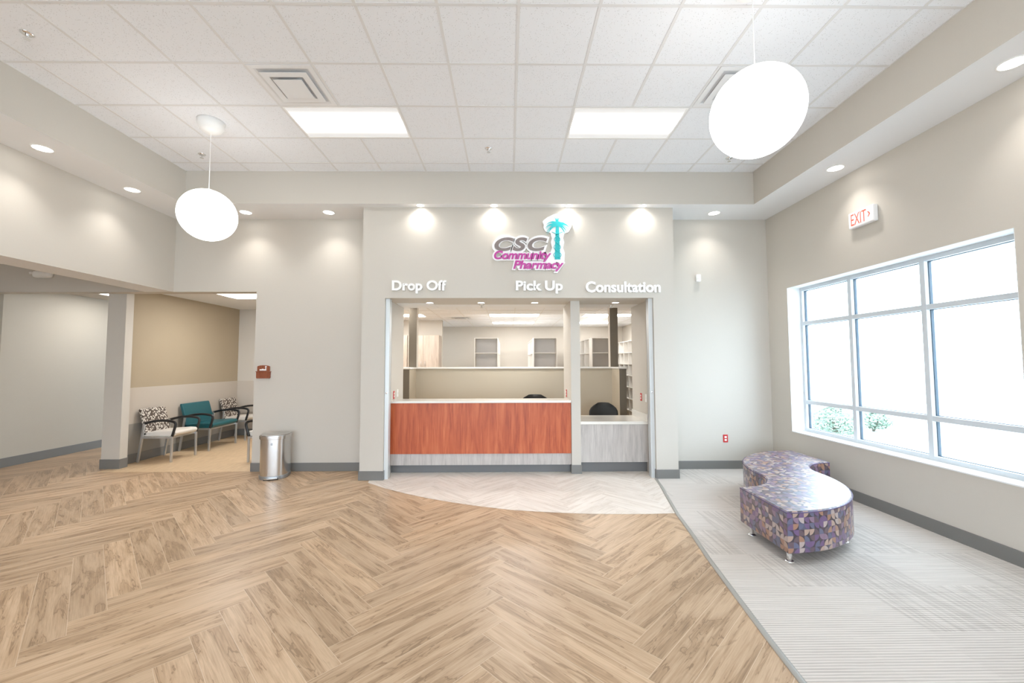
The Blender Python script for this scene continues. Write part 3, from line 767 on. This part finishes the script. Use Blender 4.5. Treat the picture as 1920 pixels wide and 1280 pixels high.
guest_chair('guest_armchair','armchair with cream seat and brown leaf-print back, nearest the column',.52,CREAM,SPK,(-5.755,7.10,0),0)
guest_chair('guest_armchair','wide teal armchair between the two leaf-print chairs',.74,TEAL,TEAL,(-5.755,8.06,0),0)
guest_chair('guest_armchair','armchair with brown leaf-print back in the far corner of the waiting room',.50,CREAM,SPK,(-5.755,8.98,0),0)
guest_chair('guest_armchair','cream-seated armchair partly hidden by the wall, facing the others',.52,CREAM,SPK,(-3.955,7.08,0),PI)

# ---------------------------------------------------------------- office chairs behind the counters
def office_chair(label,x,y,top,w):
    o=thing('office_chair',label,'chair',(x,y,0),0)
    mb=MB(); hh=.46; n=14; rows=10
    for side in (0,1):
        vs=[]
        for j in range(rows+1):
            v=j/rows; z=top-hh+hh*v
            wd=w/2*(1-.62*max(0,(v-.62)/.38)**2.2)*(1-.25*max(0,(.25-v)/.25)**2)
            for i in range(n+1):
                u=-1+2*i/n; vs.append((u*wd, .10-.06*u*u*(1)+(.03 if side else 0)-.02*math.cos(v*3), z))
        fs=[(j*(n+1)+i,j*(n+1)+i+1,(j+1)*(n+1)+i+1,(j+1)*(n+1)+i) for j in range(rows) for i in range(n)]
        mb._add(vs,fs)
    K=(rows+1)*(n+1); bd=[i for i in range(n+1)]+[j*(n+1)+n for j in range(1,rows+1)]+[rows*(n+1)+i for i in range(n-1,-1,-1)]+[j*(n+1) for j in range(rows-1,0,-1)]
    mb.f+=[(bd[i],bd[(i+1)%len(bd)],K+bd[(i+1)%len(bd)],K+bd[i]) for i in range(len(bd))]; mb.m+=[0]*len(bd)
    mb.build('backrest',CHARCOAL,o,smooth=True)
    sz=top-.52
    mb=MB(); mb.prism(blob(0,-.16,.24,.23,28,.0),sz-.04,sz+.03); mb.build('seat',CHARCOAL,o,bevel=.015,smooth=True)
    mb=MB(); mb.tube([(0,.14,top-.35),(0,.16,sz-.02),(0,-.05,sz-.05)],.02,6); mb.build('back_support',BLACK,o)
    mb=MB(); mb.lathe([(.03,.08),(.03,.2),(.022,.2),(.022,sz-.04)],14,c=(0,-.12,0)); mb.build('gas_column',BLACK,o)
    mb=MB()
    for k in range(5):
        a=2*PI*k/5+.3; mb.tube([(0,-.12,.10),(.28*math.cos(a),-.12+.28*math.sin(a),.065)],[.028,.018],6)
    mb.build('star_base',BLACK,o)
    for k in range(5):
        a=2*PI*k/5+.3; mb=MB(); mb.lathe([(0,-.02),(.027,-.02),(.027,.02),(0,.02)],14,xf=Matrix.Translation((.28*math.cos(a),-.12+.28*math.sin(a),.028))@Matrix.Rotation(a,4,'Z')@Matrix.Rotation(PI/2,4,'X')); mb.build('caster',BLACK,o)
office_chair('dark office chair behind the cherry counter, top of its backrest showing',.476,7.20,1.045,.56)
office_chair('dark office chair behind the low desk, rounded backrest showing',1.665,7.14,.905,.50)

# ---------------------------------------------------------------- shelving and cabinets in the pharmacy
def shelf_unit(label,loc,rz,w,d,h,pitch,group,cols=1):
    o=thing('shelving_unit',label,'shelves',loc,rz,group); T=.018
    mb=MB(); mb.box(-w/2,w/2,d-.008,d,0.05,h); mb.build('back_panel',MELAB,o)
    cw=w/cols
    for c in range(cols+1):
        mb=MB(); x=-w/2+c*cw; x=min(max(x,-w/2+T/2),w/2-T/2); mb.box(x-T/2,x+T/2,0,d,0,h); mb.build('side_panel',MELA,o)
    z=h-T
    while z>.05:
        mb=MB(); mb.box(-w/2+T,w/2-T,.004,d-.008,z,z+T); mb.build('shelf',MELA,o); z-=pitch
    return o
shelf_unit('white open shelf end unit, leftmost of the three seen over the half wall',(-.515,9.76,0),0,.56,.34,2.20,.354,'shelf end units over the half wall')
shelf_unit('white open shelf end unit, middle of the three over the half wall',(.89,9.76,0),0,.56,.34,2.20,.354,'shelf end units over the half wall')
shelf_unit('white open shelf end unit seen right of the divider post',(2.28,9.76,0),0,.56,.34,2.20,.354,'shelf end units over the half wall')
for gx_,lab in ((.61,'behind the middle end unit'),(2.0,'behind the right end unit')):
    for k in range(2):
        shelf_unit('white shelving run %s, %s section'%(lab,('nearer','farther')[k]),(gx_,10.11+.6+1.2*k,0),-PI/2,1.2,.27,2.20,.354,'side shelving runs',2)
    for k in range(2):
        shelf_unit('white shelving back to back with the run %s, %s section'%(lab,('nearer','farther')[k]),(gx_+.56,10.11+.6+1.2*k,0),PI/2,1.2,.27,2.20,.354,'side shelving runs',2)
for k in range(2):
    shelf_unit('white shelving behind the leftmost end unit, %s section'%('nearer','farther')[k],(-.235,10.11+.6+1.2*k,0),PI/2,1.2,.27,2.20,.354,'side shelving runs',2)
for k in range(5):
    shelf_unit('tall white shelving unit on the right pharmacy wall, %s from the counter'%('first','second','third','fourth','fifth')[k],(3.30,8.55+.9*k,0),-PI/2,.9,.31,2.20,.316,'shelves along the right pharmacy wall',2)
for i,(xa,lab) in enumerate(((-2.575,'light wood upper cabinet right of the taupe post'),(-3.29,'light wood upper cabinet left of the taupe post'))):
    wd=.80 if i==0 else .70
    o=thing('upper_cabinet',lab,'cabinet',(xa+wd/2,10.6,1.45),0)
    mb=MB(); mb.box(-wd/2,wd/2,.02,.349,0,.87); mb.build('carcass',CABLAM,o)
    for s in (-1,1):
        mb=MB(); a,b=(-wd/2+.002,-.002) if s<0 else (.002,wd/2-.002); mb.box(a,b,0,.019,.002,.868); dr=mb.build('door',CABLAM,o,bevel=.002)
        mb=MB(); x=s*.05; mb.tube([(x,0,.07),(x,-.03,.07),(x,-.03,.19),(x,0,.19)],.006,8); mb.build('handle',STEEL,dr,smooth=True)

# ---------------------------------------------------------------- lamps
def spot(parent,watts,size=96,blend=.9,off=(0,0,-.012),rad=.05,col=(1,.965,.925),tilt=0):
    l=bpy.data.lights.new('downlight_lamp','SPOT'); l.energy=watts; l.spot_size=math.radians(size); l.spot_blend=blend; l.shadow_soft_size=rad; l.color=col
    o=bpy.data.objects.new('downlight_lamp',l); C.objects.link(o); o.parent=parent; o.location=off; o.rotation_euler=(tilt,0,0); return o
def downlight(x,y,z,label,w=SPOT_W,r=.075,size=110,group='round recessed lights in the lobby soffit'):
    o=thing('recessed_downlight',label,'ceiling light',(x,y,z),0,group)
    mb=MB(); vs=[]; n=32
    prof=[(r*1.18,0),(r*1.16,-.004),(r*1.0,-.005),(r*.98,-.001)]
    for rr,zz in prof: vs+=[(rr*math.cos(2*PI*k/n),rr*math.sin(2*PI*k/n),zz) for k in range(n)]
    mb._add(vs,[(i*n+k,i*n+(k+1)%n,(i+1)*n+(k+1)%n,(i+1)*n+k) for i in range(3) for k in range(n)]); mb.build('trim_ring',LETTER,o,smooth=True)
    mb=MB(); mb.lathe([(r*.98,-.001),(r*.98,-.003)],n); mb.build('lens',DOWNL,o)
    spot(o,w,size=size,rad=r*.8)
    return o
for x,y,lab in ((-4.77,4.16,'recessed round light in the left soffit, nearer the camera'),(-4.77,5.17,'recessed round light in the left soffit, nearer the back corner'),
    (-3.83,5.95,'recessed round light in the back soffit just right of the left globe lamp'),(-2.62,5.95,'recessed round light in the back soffit left of the pharmacy front'),
    (-1.224,5.675,'recessed round light above the words Drop Off'),(-.191,5.675,'recessed round light above the CSC lettering'),
    (.863,5.675,'recessed round light beside the palm emblem'),(1.908,5.675,'recessed round light above the word Consultation'),
    (3.06,5.96,'recessed round light in the back soffit above the motion sensor'),(3.745,4.55,'recessed round light in the right soffit near the EXIT sign')):
    downlight(x,y,ZS,lab,w=11 if y==5.675 else SPOT_W,r=.05 if y==5.675 else .075,size=150 if y==5.675 else 110)
for x,y,lab in ((-4.77,3.1,'recessed round light in the left soffit before the frame edge'),(-4.77,1.5,'recessed round light in the left soffit far forward'),(3.745,2.9,'recessed round light in the right soffit far forward')):
    downlight(x,y,ZS,lab)
for x,lab in ((-1.18,'small recessed light in the alcove ceiling, above the left end of the counter'),(-.403,'small recessed light in the alcove ceiling beside the sprinkler'),(.409,'small recessed light in the alcove ceiling left of the divider post'),(1.637,'small recessed light in the alcove ceiling above the low desk')):
    downlight(x,6.2,ZO,lab,w=5,r=.05,group='small lights in the alcove ceiling')

def sprinkler(x,y,z,lab):
    o=thing('fire_sprinkler',lab,'sprinkler',(x,y,z),0,'ceiling sprinklers')
    mb=MB(); mb.lathe([(.045,0),(.045,-.003),(.030,-.012),(.022,-.012)],20); mb.build('escutcheon',CHROME,o,smooth=True)
    mb=MB(); mb.lathe([(.012,-.01),(.012,-.025),(.006,-.03),(.006,-.045)],12); mb.lathe([(.022,-.046),(.022,-.049)],16); mb.build('sprinkler_head',CHROME,o,smooth=False)
sprinkler(-3.88,3.23,ZC,'ceiling sprinkler in the upper left, nearest the camera')
sprinkler(-3.90,5.16,ZC,'ceiling sprinkler left of the left globe lamp cord')
sprinkler(-.236,5.0,ZC,'ceiling sprinkler between the two ceiling light panels')
sprinkler(2.90,5.22,ZC,'ceiling sprinkler at the lower left rim of the right globe lamp')
sprinkler(-.41,6.42,ZO,'sprinkler in the alcove ceiling above the cherry counter')
sprinkler(1.645,6.5,ZO,'sprinkler in the alcove ceiling above the low desk')

def troffer(x0,x1,y0,y1,z,label,mt_=None,group='rectangular ceiling light panels'):
    cx,cy=(x0+x1)/2,(y0+y1)/2; hx,hy=(x1-x0)/2-.012,(y1-y0)/2-.012
    o=thing('ceiling_light_panel',label,'ceiling light',(cx,cy,z),0,group)
    mb=MB(); f=.014
    mb.box(-hx,hx,-hy,-hy+f,-.006,0); mb.box(-hx,hx,hy-f,hy,-.006,0); mb.box(-hx,-hx+f,-hy+f,hy-f,-.006,0); mb.box(hx-f,hx,-hy+f,hy-f,-.006,0); mb.build('frame',LETTER,o)
    n=12; vs=[]; ux,uy=hx-f,hy-f
    for i in range(n+1):
        v=i/n; y=-uy+2*uy*v; zz=-.002-.0*math.sin(PI*v)
        vs+=[(-ux,y,zz),(ux,y,zz)]
    me=bpy.data.meshes.new('lens'); me.from_pydata(vs,[],[(2*i,2*i+2,2*i+3,2*i+1) for i in range(n)]); me.materials.append(mt_ or TROF)
    ul=me.uv_layers.new(name='UVMap')
    for p in me.polygons:
        for li in p.loop_indices:
            q=me.loops[li].vertex_index; ul.data[li].uv=(q%2,(q//2)/n)
    l=bpy.data.objects.new('lens',me); C.objects.link(l); l.parent=o
troffer(*mt[0],ZC,'bright ceiling light panel left of centre, beyond the square air vent')
troffer(*mt[1],ZC,'bright ceiling light panel right of centre, left of the big globe lamp')
for e_,l in zip(extra,('added left ceiling light panel, unseen behind the camera','added right ceiling light panel, unseen behind the camera','added left ceiling light panel, unseen far behind the camera','added right ceiling light panel, unseen far behind the camera')): troffer(*e_,ZC,l)
for e_,l in zip(ptro,('pharmacy ceiling light panel in the middle, nearer row','pharmacy ceiling light panel in the middle, farther row','pharmacy ceiling light panel on the right, nearer row','pharmacy ceiling light panel on the right, farther row','pharmacy ceiling light panel beside the left taupe post','added pharmacy light panel, unseen above the cherry counter staff area','added pharmacy light panel, unseen above the left staff area')): troffer(*e_,2.74,l,TROFP)
troffer(-5.15,-3.93,7.2,7.81,2.83,'ceiling light panel in the waiting room',TROFW)
troffer(-7.3,-6.7,7.0,8.2,2.85,'ceiling light panel in the corridor at far left',TROFC)
for k,(x,y) in enumerate(((-7.6,3.5),(-7.6,.5))): troffer(x-.61,x+.61,y-.3,y+.3,3.12,('ceiling light panel of the left hall, nearer the header','ceiling light panel of the left hall, forward')[k])

def vent(x,y,z,lab,s=1.0,grp='square ceiling air vents'):
    o=thing('air_vent',lab,'vent',(x,y,z),0,grp)
    def ring(a,za,b,zb,mb):   # square frustum ring from half-size a to b
        A=[(-a,-a,za),(a,-a,za),(a,a,za),(-a,a,za)]; B=[(-b,-b,zb),(b,-b,zb),(b,b,zb),(-b,b,zb)]
        mb._add(A+B,[(i,(i+1)%4,4+(i+1)%4,4+i) for i in range(4)])
    a=.29*s
    mb=MB(); ring(a,-.001,a,-.007,mb); ring(a,-.007,a*.86,-.009,mb); ring(a*.86,-.009,a*.80,-.002,mb); mb.build('outer_frame',DIFF,o)
    mb=MB(); mb.box(-a*.8,a*.8,-a*.8,a*.8,-.003,-.001); mb.build('backing',DARK if s<.9 else VB,o)
    mb=MB(); ring(a*.74,-.020,a*.50,-.008,mb); ring(a*.74,-.020,a*.74,-.023,mb); ring(a*.74,-.023,a*.53,-.023,mb); mb.build('outer_louver',DIFF,o)
    mb=MB(); mb.box(-a*.46,a*.46,-a*.46,a*.46,-.036,-.032); ring(a*.46,-.032,a*.30,-.010,mb); mb.build('centre_plate',DIFF,o)
VB,_t=mat('vent_inner_grey',(.60,.61,.63,1),.6)
vent(GX-3.5*GP,GY+1.5*GP,ZC,'square white ceiling air vent left of centre, before the left light panel')
vent(GX+3.5*GP,GY+1.5*GP,ZC,'square white ceiling air vent half hidden behind the right globe lamp')
vent(-1.2,10.4,2.74,'small square air vent in the pharmacy ceiling seen over the half wall',.9)

def globe(x,y,z,R,label):
    o=thing('globe_pendant',label,'pendant lamp',(x,y,z))
    mb=MB(); mb.lathe([(max(R*math.sin(PI*k/32),.0005),-R*math.cos(PI*k/32)) for k in range(33)],48); mb.build('globe',GLOBE,o,smooth=True)
    mb=MB(); mb.lathe([(.028,R-.004),(.028,R+.012),(.006,R+.018),(.006,R+.03)],16); mb.build('cap',LETTER,o)
    mb=MB(); mb.tube([(0,0,R+.02),(0,0,ZC-z-.09)],.0035,8); mb.build('cord',LETTER,o)
    mb=MB(); h=ZC-z-.002
    mb.lathe([(.012,h-.135),(.055,h-.128),(.098,h-.10),(.125,h-.055),(.132,h)],32); mb.build('canopy',LETTER,o,smooth=True)
globe(-3.27,4.445,3.22,.275,'glowing white globe pendant lamp, the farther one, hanging at left')
globe(1.695,2.70,3.30,.29,'glowing white globe pendant lamp, the large near one, hanging at right')

# access panel in the alcove ceiling
ap=thing('access_panel','flat square access panel in the alcove ceiling at the left end','access panel',(-1.42,6.50,ZO))
mb=MB(); mb.box(-.28,.28,-.26,.26,-.004,0); mb.build('panel',WHITE,ap,bevel=.0015)

# ---------------------------------------------------------------- outdoors
def _ground():
    m_,t=mat('pale_concrete_ground',(.62,.63,.62,1),.9)
    p=t.pos(); n=t.noise(p,.35,4); t.l.new(t.ramp(n,[(.35,(.55,.57,.56,1)),(.65,(.72,.73,.72,1))]),t.b.inputs['Base Color']); return m_
mb=MB(); mb.box(X2,80,-40,90,-.3,-.12); mb.box(-40,X2,-60,YR-.2,-.3,-.12); struct(mb.build('ground',_ground()))
LEAF,_t=mat('shrub_leaf',(.26,.34,.26,1),.6)
def shrub(x,y,r,h,label,n=1500,seed=1):
    rd=random.Random(seed); o=thing('shrub',label,'shrub',(x,y,-.12),0,'shrubs outside the window')
    mb=MB()
    for _ in range(n):
        a=rd.random()*2*PI; u=rd.random()**.5; z=rd.random()
        rr=r*u*math.sin(PI*min(.15+z*.85,1))**.6
        c=Vector((rr*math.cos(a),rr*math.sin(a),.08+z*h)); s=.03+.03*rd.random()
        d=Vector((rd.uniform(-1,1),rd.uniform(-1,1),rd.uniform(-.3,1))).normalized(); e=d.orthogonal().normalized()
        mb.quad(c-d*s,c+e*s*.45,c+d*s,c-e*s*.45)
    mb.build('foliage',LEAF,o)
    mb=MB()
    for k in range(7):
        a=rd.random()*6.28; mb.tube([(0,0,0),(r*.5*math.cos(a),r*.5*math.sin(a),h*.7)],[.02,.008],5)
    mb.build('stem',DARKTAN,o)
shrub(7.6,9.6,.62,.60,'small green shrub outside, seen through the lower left window pane',seed=2)
shrub(9.1,10.25,.38,.42,'small green shrub outside, seen through the lower middle window pane',1000,seed=3)
mb=MB(); rd=random.Random(9)
for k in range(5000):
    x=17+rd.random()*6; y=6+rd.random()*16; s=.05+.07*rd.random(); h=.0+.12*rd.random(); dx,dy=rd.uniform(-.1,.1),rd.uniform(-.1,.1)
    mb.quad((x-s*.3,y,-.12),(x+s*.3,y,-.12),(x+dx,y+dy,h))
GR,_t=mat('dry_grass',(.46,.48,.42,1),.8)
tag(mb.build('grass',GR),'strip of pale dry grass beyond the pavement outside the window','grass',kind='stuff')
